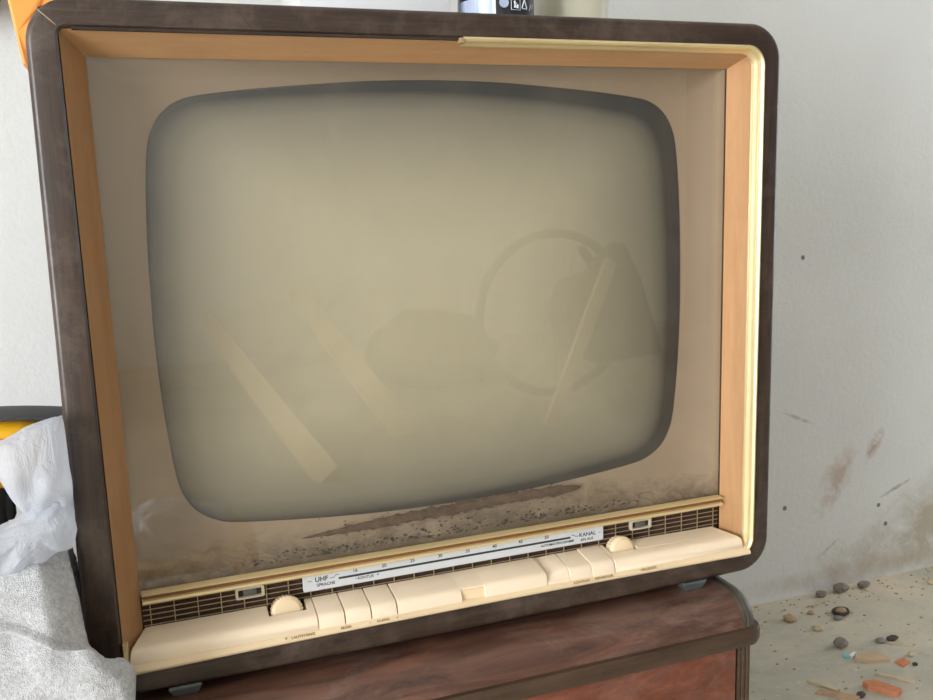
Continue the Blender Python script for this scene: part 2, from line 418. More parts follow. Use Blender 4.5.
# pale glue line in the open top left mitre
build('case_joint', tube(NB(), [(-.3345, .0006, .5405), (-.330, -.0002, .536), (-.324, -.0001, .5305), (-.3205, -.0001, .5272)], [.0003, .0004, .0004, .0002], 6), M['wire'], tv)
bm = NB(); loft(bm, [rr(-.325, .325, -.008, .535, .03, .384, 6), rr(-.2, .2, .1, .45, .05, .43, 6)], True, True, True)
build('back_cover', bm, M['black'], tv)
# lining boards
gx, gt, gy = .3030, .5095, .0352
def quad_board(p, mat, th=.004):
    bm = NB(); vs = [bm.verts.new(Vector(q)) for q in p]; bm.faces.new(vs)
    c = bmesh.ops.solidify(bm, geom=list(bm.faces), thickness=th)
    return build('lining_board', bm, mat, tv, smooth=0)
yi = .0035
quad_board([(-Wi+.0008, yi, -.0005), (-Wi+.0008, yi, H-.0008), (-gx, gy, gt), (-gx, gy, .012)], M['liner_v'])
quad_board([(Wi-.0008, yi, H-.0008), (Wi-.0008, yi, -.0005), (gx, gy, .012), (gx, gy, gt)], M['liner_v'])
quad_board([(-Wi+.0008, yi, H-.0008), (Wi-.0008, yi, H-.0008), (gx, gy, gt), (-gx, gy, gt)], M['liner_h_lit'])
# dark seam where the liner meets the case on the left and top left
# gold trim, still in place from the middle of the top round the right side and along the bottom
n = 10
path = []
def edge_pts(inset, y):
    return rr(-Wi+inset, Wi-inset, -.002+inset, H-inset, max(.003, .018-inset), y, n)
def trim(idx, prof, name='gold_trim', extra_start=None, extra_end=None, mat='gold'):
    bm = NB(); loops = []
    for ins, y in prof:
        e = edge_pts(ins, y); pts = [e[k % len(e)] for k in idx]
        if extra_start is not None: q = pts[0].copy(); q.x = extra_start; pts = [q]+pts
        if extra_end is not None: q = pts[-1].copy(); q.x = extra_end; pts = pts+[q]
        loops.append(pts)
    loft(bm, loops+[loops[0]], closed=False); bow(bm)
    return build(name, bm, M[mat], tv, smooth=60)
m = n+1
# indices: TR corner 0..n (starts on the right side, ends on the top); going BR 3m..4m-1 then TR 0..n
idx = [k for k in range(3*m, 4*m)] + [k for k in range(0, m)]
trim(idx, [(-.0015, -.0002), (-.0012, -.0020), (.0006, -.0028), (.0022, -.0016), (.0030, .0006), (.0036, .0050), (.0052, .0062), (.0056, .0105), (.0030, .0105), (-.0002, .003)], extra_start=-.3150, extra_end=.0042)
# left over stub at the lower left
bm = NB(); loft(bm, [[Vector((-.3196, .0, z)), Vector((-.3190, -.0022, z)), Vector((-.3165, -.002, z)), Vector((-.3150, .003, z)), Vector((-.3185, .004, z))] for z in (.000, .013, .024, .026)], True, True, True)
build('gold_trim', bm, M['gold'], tv)
build('trim_joint', B(.0005, .0062, -.0026, .004, .5215, .5262, .0008), M['ink_soft'], tv)
# groove left where the trim has come off
bm = NB(); box(bm, -.310, .0005, .0004, .0045, .5243, .5264)
build('trim_groove', bm, simple('raw brown groove', rgb(50, 38, 32), .9, nscale=80, var=.6, bstr=.5, stretch=(.2, 1, .2)), tv, smooth=0)

# picture tube
tl = [(0, .4987), (.045, .4980), (.085, .4962), (.135, .4925), (.175, .4890), (.217, .4838), (.232, .4800), (.2435, .4735), (.2525, .4640), (.2590, .4520), (.2628, .4380),
      (.2662, .4090), (.2692, .3600), (.2704, .3150), (.2706, .2900), (.2704, .2600), (.2690, .2200), (.2660, .1780), (.2622, .1440), (.2580, .1290), (.2510, .1160), (.2420, .1070), (.2300, .1000),
      (.2160, .0958), (.175, .0908), (.130, .0868), (.085, .0838), (.045, .0824), (0, .0820)]
def dens(p, k):
    out = []
    for a in range(len(p)-1):
        p0 = p[max(a-1, 0)]; p1 = p[a]; p2 = p[a+1]; p3 = p[min(a+2, len(p)-1)]
        for i in range(k):
            t = i/k
            out.append(tuple(.5*((2*p1[j])+(-p0[j]+p2[j])*t+(2*p0[j]-5*p1[j]+4*p2[j]-p3[j])*t*t+(-p0[j]+3*p1[j]-3*p2[j]+p3[j])*t**3) for j in (0, 1)))
    out.append(p[-1]); return out
right = dens([(-tl[1][0], tl[1][1])]+tl+[(-tl[-2][0], tl[-2][1])], 3)[3:-3]
outline = right + [(-x, z) for x, z in right[-2:0:-1]]
CZ = .2905; TY = .0665
def tube_loop(s, y): return [Vector((x*s, y, CZ+(z-CZ)*s)) for x, z in outline]
bm = NB(); rim_shade = bm.verts.layers.float.new('rim_shade')
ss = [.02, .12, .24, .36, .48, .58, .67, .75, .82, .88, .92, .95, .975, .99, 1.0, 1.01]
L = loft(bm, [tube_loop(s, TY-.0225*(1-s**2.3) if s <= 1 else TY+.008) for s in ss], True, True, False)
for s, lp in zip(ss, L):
    for v in lp: v[rim_shade] = s*(1+.034*v.co.x/.27+.014*(v.co.z-CZ)/.2)  # skews the painted darkening towards the right and top
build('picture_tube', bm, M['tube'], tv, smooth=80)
# tube body behind, inside the case
bm = NB(); loft(bm, [tube_loop(1.01, TY+.004), tube_loop(1.0, .12), tube_loop(.6, .24), tube_loop(.12, .31), tube_loop(.1, .37)], True, False, True)
build('tube_funnel', bm, M['black'], tv)
# mask between tube and glass
def rect_proj(f):
    o = []
    x0, x1, z0, z1 = -gx-.001, gx+.001, .046, gt+.001
    for x, z in outline:
        dx, dz = x, z-CZ
        k = min(((x1 if dx > 0 else -x0)/abs(dx)) if abs(dx) > 1e-6 else 9, ((z1-CZ if dz > 0 else CZ-z0)/abs(dz)) if abs(dz) > 1e-6 else 9)
        o.append((dx*k, CZ+dz*k))
    return o
rp = rect_proj(0)
# snap the nearest samples onto the four corners
for cx, cz in ((gx+.001, gt+.001), (-gx-.001, gt+.001), (gx+.001, .046), (-gx-.001, .046)):
    k = min(range(len(rp)), key=lambda i: (rp[i][0]-cx)**2+(rp[i][1]-cz)**2); rp[k] = (cx, cz)
bm = NB(); lo = []
for f, y in ((0, .0395), (.0, .0402), (.12, .0462), (.25, .0515), (.38, .0558), (.52, .0596), (.75, .0638), (.94, .0660), (1, .0668), (1.0, .075)):
    lo.append([Vector((a[0]*(1-f)+b[0]*f, y, a[1]*(1-f)+b[1]*f)) for a, b in zip(rp, [(x*1.001, CZ+(z-CZ)*1.001) for x, z in outline])])
loft(bm, lo, True)
M['mask'] = mask_mat()
build('tube_mask', bm, M['mask'], tv, smooth=50)
# crumbled foam seal along the bottom of the tube
bm = NB(); loops = []
N = 90
for i in range(N+1):
    t = i/N; x = -.155+t*.30
    env = min(1, t*3)**.7*min(1, (1-t)*10)**.5
    c = Vector((x, .0600, .0715+.0085*min(1, t*1.4)))
    lp = []
    for k in range(10):
        a = 2*PI*k/10
        nn = noise.noise(Vector((x*190, math.cos(a)*2, math.sin(a)*2)))
        lp.append(c+Vector((0, .0045*math.cos(a), .0062*math.sin(a)))*(env*(.85+.55*nn)+.02))
    loops.append(lp)
loft(bm, loops, True, True, True)
build('foam_seal', bm, M['foam'], tv, smooth=30)
# crumbs lying above the strip and on the mask foot
def crumbs(n, fx, r0, r1, seed):
    rnd = random.Random(seed); bm = NB()
    for i in range(n):
        c = fx(rnd); r = rnd.uniform(r0, r1)
        q = bmesh.ops.create_icosphere(bm, subdivisions=1, radius=r)
        s = Vector((rnd.uniform(.7, 1.8), rnd.uniform(.5, 1), rnd.uniform(.5, 1.1)))
        for v in q['verts']:
            v.co = Vector((v.co.x*s.x, v.co.y*s.y, v.co.z*s.z))*(1+.35*rnd.uniform(-1, 1))+c
    return bm
def mask_y(z):
    f = min(1, max(0, (z-.046)/.037)); P = [(0, .0402), (.12, .0462), (.25, .0515), (.38, .0558), (.52, .0596), (.75, .0638), (.94, .0660), (1, .0668)]
    for (a, b), (c, d) in zip(P, P[1:]):
        if f <= c: return b+(d-b)*(f-a)/(c-a)
    return .0668
def fx(r):
    x = r.uniform(-.295, .295); z = .0555+abs(r.gauss(0, .0035)); return Vector((x, mask_y(z)-.0010, z))
c1 = build('dirt_crumbs', crumbs(420, fx, .0004, .0016, 3), M['crumb'], tv, smooth=0); c1['kind'] = 'stuff'
def fx2(r):
    x = r.gauss(.06, .17); x = max(-.28, min(.285, x)); z = r.uniform(.060, .088); return Vector((x, mask_y(z)-.0003, z))
c2 = build('dirt_crumbs', crumbs(160, fx2, .0003, .0011, 5), M['crumb'], tv, smooth=0); c2['kind'] = 'stuff'
# safety glass
build('safety_glass', B(-gx-.0005, gx+.0005, .0355, .0385, .0500, gt+.0005), M['glass'], tv, smooth=0)
# strip below the glass
build('brass_strip', prism(NB(), [(.036, .0557), (.0275, .0554), (.0262, .0548), (.0258, .0546), (.0264, .0539), (.036, .0539)], -.3012, .3012), M['brass'], tv)
build('strip_band', B(-.3008, .3008, .0295, .0360, .0480, .0545), M['strip_brown'], tv, smooth=0)
build('brass_strip', prism(NB(), [(.036, .0497), (.0272, .0497), (.0260, .0490), (.0257, .0474), (.0263, .0464), (.036, .0464)], -.3012, .3012), M['brass'], tv)
# speaker grille
build('grille_cloth', B(-.303, .303, .0385, .0400, .008, .050), M['grille_back'], tv, smooth=0)
bm = NB()
for k in range(6):
    z = .0222+k*.0049; box(bm, -.302, .302, .0362, .0370, z-.00035, z+.00035)
for k in range(30):
    x = -.2955+k*.02038; box(bm, x-.0004, x+.0004, .0357, .0366, .012, .048)
build('grille_wires', bm, M['wire'], tv, smooth=0)
# dial plate
bm = NB(); loft(bm, [rr(-.1600, .1570, .0283, .0462, .002, .0352, 4), rr(-.1600, .1570, .0283, .0462, .002, .0334, 4), rr(-.1594, .1564, .0289, .0456, .002, .0328, 4)], True, True, True)
dp = build('dial_plate', bm, M['plate'], tv, smooth=30)
def dt(s, x, z, size, mat='ink', **k): return text_mesh(s, size, M[mat], dp, 'dial_text', (x, .03270, z), **k)
build('dial_line', B(-.1262, .1180, .0324, .0330, .0360, .0380), M['ink'], dp, smooth=0)
for s, x in zip(('16', '20', '25', '30', '35', '40', '45', '50'), (-.110, -.0815, -.0530, -.0245, .0044, .0333, .0620, .0910)):
    dt(s, x, .0418, .0048)
dt('UHF', -.1425, .0390, .0066, bold=.00012); dt('SPRACHE', -.1385, .0335, .0042)
dt('–', -.1535, .0390, .006); dt('KONTUR', -.1000, .0333, .0038); dt('–', -.1095, .0338, .004); dt('+', -.0880, .0338, .0045)
dt('KANAL', .1380, .0376, .0060, bold=.00008); dt('EIN AUS', .1375, .0322, .0040); dt('–', .1520, .0376, .005)
dt('AUTOMAT', .0930, .0330, .0036); dt('PROGRAMM', .1120, .0330, .0036)
build('dial_mark', tube(NB(), [(-.1345, .0327, .0386), (-.1305, .0327, .0389), (-.1290, .0327, .0408), (-.1260, .0327, .0410)], .0003, 5), M['ink'], dp)
build('dial_mark', tube(NB(), [(.1195, .0327, .0392), (.1225, .0327, .0390), (.1235, .0327, .0374), (.1275, .0327, .0372)], .0003, 5), M['ink'], dp)
# small indicator windows
for cx in (-.2085, .2025):
    bm = NB(); A = rr(cx-.0130, cx+.0130, .0322, .0432, .002, .0368, 4); Bq = rr(cx-.0130, cx+.0130, .0322, .0432, .002, .0334, 4)
    C2 = rr(cx-.0108, cx+.0108, .0340, .0414, .0012, .0330, 4); D = rr(cx-.0104, cx+.0104, .0343, .0411, .0010, .0362, 4)
    loft(bm, [A, Bq, C2, D], True); f = build('indicator_window', bm, M['ind_frame'], tv, smooth=30)
    build('lens', B(cx-.0062, cx+.0062, .0342, .0362, .0349, .0405, .0006), M['ind_lens'], f)
    bm = NB(); box(bm, cx-.0106, cx+.0106, .0358, .0368, .0338, .0416); build('window_back', bm, M['grille_back'], f, smooth=0)
# keys
def kprof(y1=.0355, dz=0, dy=0):
    p = [(y1, .0212+dz), (.0140, .0188+dz), (.0070, .0180+dz), (.0040, .0168+dz), (.0020, .0146+dz), (.0008+dy, .0118+dz*.6), (.0000+dy, .0085), (.0000+dy, .0050), (y1, .0050)]
    return p
def kseg(bm, x0, x1, **k):
    loops = []
    for x, g in ((x0, .0006), (x0+.0003, .0001), (x0+.0012, 0), (x1-.0012, 0), (x1-.0003, .0001), (x1, .0006)):
        loops.append([Vector((x, y+g*.9, z-g)) for y, z in kprof(**k)])
    loft(bm, loops, True, True, True); return bm
def split_panel(x0, x1, w0, w1):
    """long cream panel with a notch at its back edge for the thumbwheel"""
    bm = NB(); ycut = .0165
    P = kprof(); zc = .0188+(.0212-.0188)*(ycut-.0140)/(.0355-.0140)
    front = [(ycut, zc)]+P[1:8]+[(ycut, .0050)]
    back = [(.0355, .0212), (ycut, zc), (ycut, .0050), (.0355, .0050)]
    def seg(pr, a, b, ga=True, gb=True):
        st = [(a, .0006 if ga else 0), (a+.0010, 0), (b-.0010, 0), (b, .0006 if gb else 0)]
        loft(bm, [[Vector((x, y+(g*.9 if y < ycut-.001 else 0), z-(g if z > .006 else 0))) for y, z in pr] for x, g in st], True, True, True)
    seg(front, x0, x1); seg(back, x0, w0, True, True); seg(back, w1, x1, True, True)
    return bm
kl = split_panel(-.3065, -.1530, -.1945, -.1600)
for v in kl.verts:
    if v.co.x < -.304: v.co.x = v.co.x-.0085+.0135*max(0, min(1, v.co.y/.0355))
build('control_panel', kl, M['cream'], tv, smooth=30)
kr = split_panel(.1530, .3090, .1530+.0045, .1890)
# rounded tongue at the right end
for v in kr.verts:
    if v.co.x > .306:
        v.co.x -= .014*max(0, (v.co.y-.004)/.03)*1.0
        v.co.z -= .0012
for v in kr.verts: pass
build('control_panel', kr, M['cream'], tv, smooth=30)
for i in range(3):
    build('key', kseg(NB(), -.1524+i*.0248, -.1524+(i+1)*.0248-.0011), M['cream'], tv, smooth=30)
# long middle bar with a finger recess in its front
bm = NB(); kseg(bm, -.0778, -.0140); kseg(bm, .0100, .0762)
box(bm, -.0142, .0102, .0060, .0355, .0050, .0178)
P = kprof(); up = [(.0355, .0212), (.0140, .0188), (.0070, .0180), (.0045, .0169), (.0045, .0150), (.0355, .0150)]
prism(bm, up, -.0145, .0105)
build('key_bar', bm, M['cream'], tv, smooth=30)
build('recess', B(-.0138, .0098, .0030, .0068, .0052, .0152), M['cream2'], tv, smooth=0)
# right keys: first dished, the others flatter
bm = NB(); loops = []
for x, g in ((.0770, .0), (.0784, .0024), (.082, .0028), (.087, .0018), (.092, .0008), (.0975, .0002), (.1009, 0)):
    pr = [(.0355, .0212-g*.3), (.0250, .0200-g*.6), (.0160, .0188-g), (.0090, .0178-g*1.3), (.0050, .0150-g), (.0030, .0105-g*.4), (.0006, .0086), (.0000, .0080), (.0000, .0050), (.0355, .0050)]
    loops.append([Vector((x, y, z)) for y, z in pr])
loft(bm, loops, True, True, True); build('key', bm, M['cream'], tv, smooth=50)
bm = NB(); kseg(bm, .1018, .1262, dz=-.0003, dy=.0003); build('key', bm, M['cream'], tv, smooth=30)
bm = NB(); kseg(bm, .1269, .1520, dz=.0006, dy=-.0004); build('key', bm, M['cream'], tv, smooth=30)
build('key_bed', B(-.3055, .3040, .0060, .0385, .0030, .0110), M['black'], tv, smooth=0)
# thumbwheels
for cx in (-.1775, .1735):
    bm = NB(); nn = 56; loops = []
    c = Vector((cx, .027, .0158)); ax = Vector((0, 1, -.30)).normalized(); u = Vector((1, 0, 0)); w = ax.cross(u)
    for r, d in ((.0001, -.0075), (.0112, -.0075), (.0122, -.0072), (.0134, -.0062), (.0134, -.0060), (.0142, -.0052), (.0144, .0046), (.0134, .0056), (.0001, .0056)):
        lp = []
        for k in range(nn):
            rk = r*(1.06 if (k % 2 and r > .0138) else 1.0); a = 2*PI*k/nn
            lp.append(c+ax*d+(u*math.cos(a)+w*math.sin(a))*rk)
        loops.append(lp)
    loft(bm, loops, True, True, True); build('thumbwheel', bm, M['cream2'], tv, smooth=25)
# ledge with worn print
build('ledge', bow(prism(NB(), [(.012, .0062), (-.0004, .0056), (-.0012, .0052), (-.0046, .0004), (-.0040, -.0016), (.012, -.0016)], -.3175, .3160)), M['cream2'], tv, smooth=30)
upv = Vector((0, .82, .58)).normalized()
for s, x in (('∇', -.1835), ('LAUTSTÄRKE', -.1680), ('MUSIK', -.1285), ('–', -.1060), ('KLANG', -.0935), ('+', -.0800), ('KONTRAST', .1130), ('FERNREGLER', .1380), ('HELLIGKEIT', .1900)):
    text_mesh(s, .0036, M['ink_soft'], tv, 'ledge_text', (x, -.0033, .0042), up=upv)
# feet
for cx in (-.272, .250):
    bm = NB(); loft(bm, [rr(cx-.016, cx+.016, -.0240, -.0232, .0003, .002, 2)[:], ], True) if False else None
    bm = NB()
    top = [(-.0140, .0010), (.0140, .0010), (.0140, .030), (-.0140, .030)]; bot = [(-.0100, .0045), (.0105, .0045), (.0105, .026), (-.0100, .026)]
    loft(bm, [[Vector((cx+x, y, -.0228)) for x, y in top], [Vector((cx+x, y, -.0255)) for x, y in top], [Vector((cx+x, y, -.0338)) for x, y in bot]], True, True, True)
    build('foot', bm, M['foot'], tv, smooth=0, bevel=.0008)

# ------------------------------------------------------------------ sideboard
sb = empty('sideboard', (-.2, .15, ZF), 'low worn reddish brown sideboard with rounded top edge under the television', 'sideboard')
xe, xl = .300, -.95
def cprof(g=0):
    p = [(.36, -.034-g)]
    for i in range(11):
        a = math.radians(90*i/10); p.append((-.002-(.036-g)*math.sin(a), -.066+(.032-g)*math.cos(a)))
    p.append((.36, -.066)); return p
bm = NB(); loops = []
for x, g in ((xl, .004), (xl+.004, 0), (xe-.017, 0)): loops.append([Vector((x, y, z)) for y, z in cprof(g)])
loft(bm, loops, True, True, True); build('top', bm, M['cab_top'], sb, smooth=40)
bm = NB(); loops = []
for x, g in ((xe-.017, -.0004), (xe-.0135, -.0006), (xe-.0130, .0004), (xe-.0115, .0004), (xe-.0110, -.0006), (xe-.008, -.0004), (xe-.003, .0012), (xe, .0045)): loops.append([Vector((x, y, z)) for y, z in cprof(g)])
loft(bm, loops, True, True, True); build('end_band', bm, M['cab_end'], sb, smooth=40)
# moulding wrapping the front and the right end
bm = NB(); loops = []
mp = [(0, -.0645), (.0068, -.0652), (.0085, -.0680), (.0082, -.0790), (.0060, -.0835), (0, -.0850)]
front = [(xl, -.036), (xe-.012, -.036)]
for d, z in mp:
    lp = [Vector((xl, -.036-d, z)), Vector((xl+.3, -.036-d, z)), Vector((0, -.036-d, z))]
    for i in range(9):
        a = math.radians(-90+90*i/8); lp.append(Vector((xe-.010+(.010+d)*math.cos(a), -.026+(.010+d)*math.sin(a), z)))
    lp.append(Vector((xe+d, .36, z))); loops.append(lp)
loft(bm, loops, closed=False); build('moulding', bm, M['cab_mold'], sb, smooth=35)
build('carcass', B(xl+.01, xe-.003, -.0270, .36, ZF+.10, -.066), M['cab_mold'], sb, smooth=0)
for a, b in ((-.93, -.545), (-.54, -.135), (-.13, .277)):
    d = build('door', B(a, b, -.0345, -.0268, ZF+.13, -.0865, .001), M['cab_front'], sb)
    bm = NB(); tube(bm, [(b-.03, -.036, -.26), (b-.03, -.046, -.26)], .005, 12); build('knob', bm, M['cab_mold'], d)
bm = NB()
for k, x in enumerate((.2835, .2890, .2945)):
    tube(bm, [(x, -.0290, ZF+.10), (x, -.0290, -.0845)], .0034, 12)
build('fluted_pilaster', bm, M['cab_mold'], sb)
for x in (xl+.05, xe-.04):
    for y in (-.005, .33):
        bm = NB(); tube(bm, [(x, y, ZF+.0), (x, y, ZF+.11)], [.012, .02], 14); build('leg', bm, M['cab_mold'], sb)

# ------------------------------------------------------------------ things on the television
ZT = .5497
sheet = []
bm = NB()
P_ = [(-.3590, ZT+.030), (-.3575, ZT+.018), (-.3556, ZT+.003), (-.3530, ZT-.021), (-.3508, ZT-.042), (-.3500, ZT-.0455), (-.3485, ZT-.0465), (-.3449, ZT-.0465), (-.3449, ZT-.030), (-.3435, ZT-.012), (-.337, ZT-.001), (-.322, ZT+.0025), (-.270, ZT+.0025), (-.270, ZT+.008), (-.320, ZT+.022), (-.345, ZT+.032)]
loft(bm, [[Vector((x+(.002 if y in (.045, .205) else 0)*(1 if x < -.33 else 0), y+.004*math.sin(i*2.1), z)) for i, (x, z) in enumerate(P_)] for y in (.045, .049, .09, .15, .20, .205)], True, True, True)
o = build('plastic_sheet', bm, M['orange'], None, (-.30, .12, ZT), smooth=50)
tagp(o, 'orange plastic sheet hanging over the top left corner of the television', 'plastic sheet')
wb = empty('box', (-.04, .17, ZT), 'white carton standing on top of the television', 'box')
build('carton', B(-.115, .036, .12, .22, ZT, ZT+.13, .002), M['white'], wb)
build('lid_flap', B(-.112, .033, .1188, .1200, ZT+.05, ZT+.128), M['can_light'], wb, smooth=0)
tb = empty('cardboard_piece', (-.20, .17, ZT), 'tan cardboard strip lying on top of the television', 'cardboard')
build('cardboard', B(-.290, -.122, .10, .20, ZT, ZT+.010, .001), M['tan'], tb)
can = empty('spray_can', (.0930, .14, ZT), 'dark spray can with white recycling symbols on top of the television', 'can')
R0 = .0400; cc = (.0930, .14, ZT)
lathe_bm = lathe(NB(), cc, [(.0, 0), (R0-.003, 0), (R0, .003), (R0, .006), (R0-.0004, .007), (R0-.0004, .145), (R0-.006, .155), (.012, .162), (.012, .175), (0, .176)], 56)
build('body', lathe_bm, M['can_dark'], can)
def patch(a0, a1, z0, z1, mat, name, dr=.0002, nseg=10, slits=0):
    bm = NB(); lp = []
    for r in (R0-.0002, R0+dr):
        pass
    inner = [[Vector((cc[0]+r*math.sin(math.radians(a0+(a1-a0)*i/nseg)), cc[1]-r*math.cos(math.radians(a0+(a1-a0)*i/nseg)), cc[2]+z)) for i in range(nseg+1)] for r, z in ((R0-.0006, z0), (R0+dr, z0), (R0+dr, z1), (R0-.0006, z1))]
    loft(bm, inner+[inner[0]], closed=False); return build(name, bm, M[mat], can, smooth=30)
def surf(a, z, dr=.0005):
    return Vector((cc[0]+(R0+dr)*math.sin(math.radians(a)), cc[1]-(R0+dr)*math.cos(math.radians(a)), cc[2]+z))
surf0 = surf
def surf(a, z, dr=.0005): return surf0(a, z+.0195, dr)
patch(-94, -26, .012, .0345, 'can_light', 'label_panel')
for k in range(9): patch(-86+k*6, -84.6+k*6, .0132, .0330, 'plate', 'barcode_bar', .0005, 2)
patch(-27, -22, .002, .060, 'can_white', 'label_stripe', .0004, 3)
def line(pts, mat='can_white', r=.00035, name='label_icon'):
    return build(name, tube(NB(), [surf(a, z) for a, z in pts], r, 5), M[mat], can)
# round emblem
bm = NB(); c0 = surf(-10, .0095); tube(bm, [c0+Vector((0, .0012, 0)), c0-Vector((0, .0004, 0))], .0048, 20); build('label_icon', bm, M['can_light'], can)
line([(0.5, .003), (15, .003), (15, .0155), (.5, .0155), (.5, .003)])
line([(5.5, .0050), (6.4, .0085), (5.8, .0115)], r=.0009); line([(6.4, .0085), (8.0, .0050)], r=.0006); line([(6.0, .0105), (9.4, .0088)], r=.0005)
bm = NB(); tube(bm, [surf(5.6, .0132), surf(5.6, .0133, .0012)], .0011, 10); build('label_icon', bm, M['can_white'], can)
line([(10.6, .0045), (10.6, .0080)], r=.0011)
line([(18.5, .0055), (23, .0130)], r=.0006); line([(23.6, .0130), (28.4, .0055)], r=.0006); line([(27.8, .0048), (19.0, .0048)], r=.0006)
line([(35, .004), (38, .010), (42, .006), (45, .011)], 'plate', .0004)
jar = empty('jar', (.2075, .20, ZT), 'pale cream plastic jar at the right on top of the television', 'jar')
build('body', lathe(NB(), (.2095, .20, ZT), [(0, 0), (.040, 0), (.0432, .003), (.0432, .12), (.036, .13), (0, .13)], 56), M['jar'], jar)
build('lid', lathe(NB(), (.2095, .20, ZT), [(0, .130), (.040, .130), (.040, .150), (0, .150)], 48), M['white'], jar)

# terracotta pot fixed on the back wall
pt = empty('wall_pot', (-.50, .60, .64), 'brown terracotta pot fixed to the white wall at the top left corner', 'pot')
bm = lathe(NB(), (-.50, .595, .611), [(0, .028), (.03, .030), (.06, .036), (.082, .048), (.092, .070), (.096, .16), (.10, .165), (.10, .18), (.09, .18), (.085, .06), (0, .05)], 40)
for v in bm.verts: v.co.y = min(.65, .595+(v.co.y-.595)*.55)
build('pot_body', bm, M['clay'], pt)

# ------------------------------------------------------------------ towel, bag, drill on the sideboard
def interp(t, P):
    for (a, b), (c, d) in zip(P, P[1:]):
        if t <= c: return b+(d-b)*(t-a)/(c-a) if c > a else d
    return P[-1][1]
def sm(t): return t*t*(3-2*t)
bm = NB(); NU, NV = 120, 260
G = []
for j in range(NV+1):
    v = j/NV
    # section from the back bottom, over the top, down the front and over the sideboard edge
    sec = [(0, .060, -.033), (.12, .056, .03), (.24, .040, .095), (.32, .020, .123), (.38, -.020, .121), (.46, -.050, .098), (.58, -.068, .060), (.70, -.076, .030), (.80, -.078, .000), (.9, -.075, -.05), (1, -.070, -.11)]
    yy = interp(v, [(a, b) for a, b, c in sec]); zz = interp(v, [(a, c) for a, b, c in sec])
    row = []
    xr = interp(v, [(0, -.350), (.24, -.352), (.32, -.352), (.38, -.3530), (.45, -.3480), (.52, -.3440), (.58, -.3400), (.635, -.328), (.69, -.3110), (.72, -.3085), (.76, -.3100), (.9, -.3150), (1, -.322)])
    for i in range(NU+1):
        u = i/NU; x = -.62+(xr+.62)*u
        d = 0
        wx = 1-u
        lump = .010*noise.noise(Vector((x*14, v*5, 2)))+.006*noise.noise(Vector((x*34, v*11, 5)))
        # diagonal fold from the upper left to the right
        cr = (zz-(.128-1.70*(x+.370)))*.5; inx = max(0, min(1, (x+.385)/.012))*(1 if v > .3 else 0)
        fold = inx*(.013*math.exp(-(cr/.0035)**2)+.009*sm(min(1, max(0, cr/.006))))
        hz = .0550-.36*(x+.325)+.003*math.sin(x*60); hem = .015*sm(min(1, max(0, (zz-hz+.0015)/.003))) if v > .3 else .015
        roll = .007*math.exp(-((zz-hz-.003)/.0032)**2) if v > .3 else 0
        endt = max(0, 1-((1-u)*(xr+.62)/.012)) if u > .5 else 0   # roll the right edge back towards the case
        hem *= max(.2, min(1, (xr-x)/.02)); roll *= max(0, min(1, (xr-x)/.006)); yb = yy-(hem+roll-.004)*(1 if v > .3 else 0)+lump+fold
        if v > .32: yb = min(yb, -.0085 if x > -.352 else (yb)) if x > -.352 else yb
        yb += .010*endt**2 if v > .34 else 0
        if v > .34 and x > -.350: yb = min(yb, -.0075)
        zz2 = zz+.004*noise.noise(Vector((x*20, 1, v*8)))
        row.append(bm.verts.new((x, yb, max(zz2, -.0335) if yb > -.045 else zz2)))
    G.append(row)
for a, b in zip(G, G[1:]):
    for i in range(NU): bm.faces.new((a[i], a[i+1], b[i+1], b[i]))
for v in bm.verts:
    n1 = noise.noise(v.co*420)*.0009; v.co.y += n1; v.co.z += n1*.5
o = build('towel', bm, M['towel'], None, (-.42, 0, -.034), smooth=80, solid=.006)
tagp(o, 'crumpled grey white terry towel over the lower left corner of the television', 'towel')

# plastic bag: gathered film, an upper lobe over the tool and a lower lobe on the towel
def film(rows, name, seed, ybase, bulge, rough=.004):
    bm = NB(); G = []; nv = 46; nu = 34
    for side in (1, -1):
        pass
    for j in range(nv+1):
        t = j/nv; z = interp(t, [(a, b) for a, b, c, d in rows]); x0 = interp(t, [(a, c) for a, b, c, d in rows]); x1 = interp(t, [(a, d) for a, b, c, d in rows])
        loop = []
        for i in range(2*nu):
            a = 2*PI*i/(2*nu); cxm = (x0+x1)/2; hw = (x1-x0)/2
            x = cxm+hw*math.cos(a); e = math.sin(PI*min(.97, max(.03, t)))**.6
            dep = bulge*math.sin(a)*e
            g = Vector((-.372, -.03, .150)); q = Vector((x, 0, z)); ang = math.atan2(q.z-g.z, q.x-g.x); rad = (q-Vector((g.x, 0, g.z))).length
            cre = math.sin(ang*9+seed+2.5*noise.noise(Vector((x*20, z*20, seed))))*min(1, rad/.03)*.0022
            w = noise.noise(Vector((x*40, a*2, z*40+seed)))*rough+cre
            loop.append(Vector((x, ybase-dep+w, z+w*.5)))
        G.append(loop)
    loft(bm, G, True, True, True); return bm
rowsA = [(0, .2295, -.352, -.3445), (.06, .226, -.372, -.3440), (.2, .216, -.392, -.3435), (.45, .195, -.396, -.3430), (.7, .176, -.388, -.3425), (.88, .163, -.381, -.3428), (1, .152, -.376, -.3432)]
rowsB = [(0, .168, -.370, -.344), (.15, .156, -.382, -.3426), (.35, .145, -.405, -.3432), (.5, .138, -.425, -.3425), (.7, .128, -.44, -.346), (.88, .116, -.44, -.378), (1, .110, -.43, -.400)]
bg = empty('plastic_bag', (-.39, -.03, .11), 'crumpled translucent white plastic bag on the towel beside the television', 'plastic bag')
build('bag_handle', film(rowsA, 'a', 1.3, -.018, .022, .003), M['bag'], bg, smooth=60)
build('bag_body', film(rowsB, 'b', 4.1, -.020, .026, .003), M['bag'], bg, smooth=60)

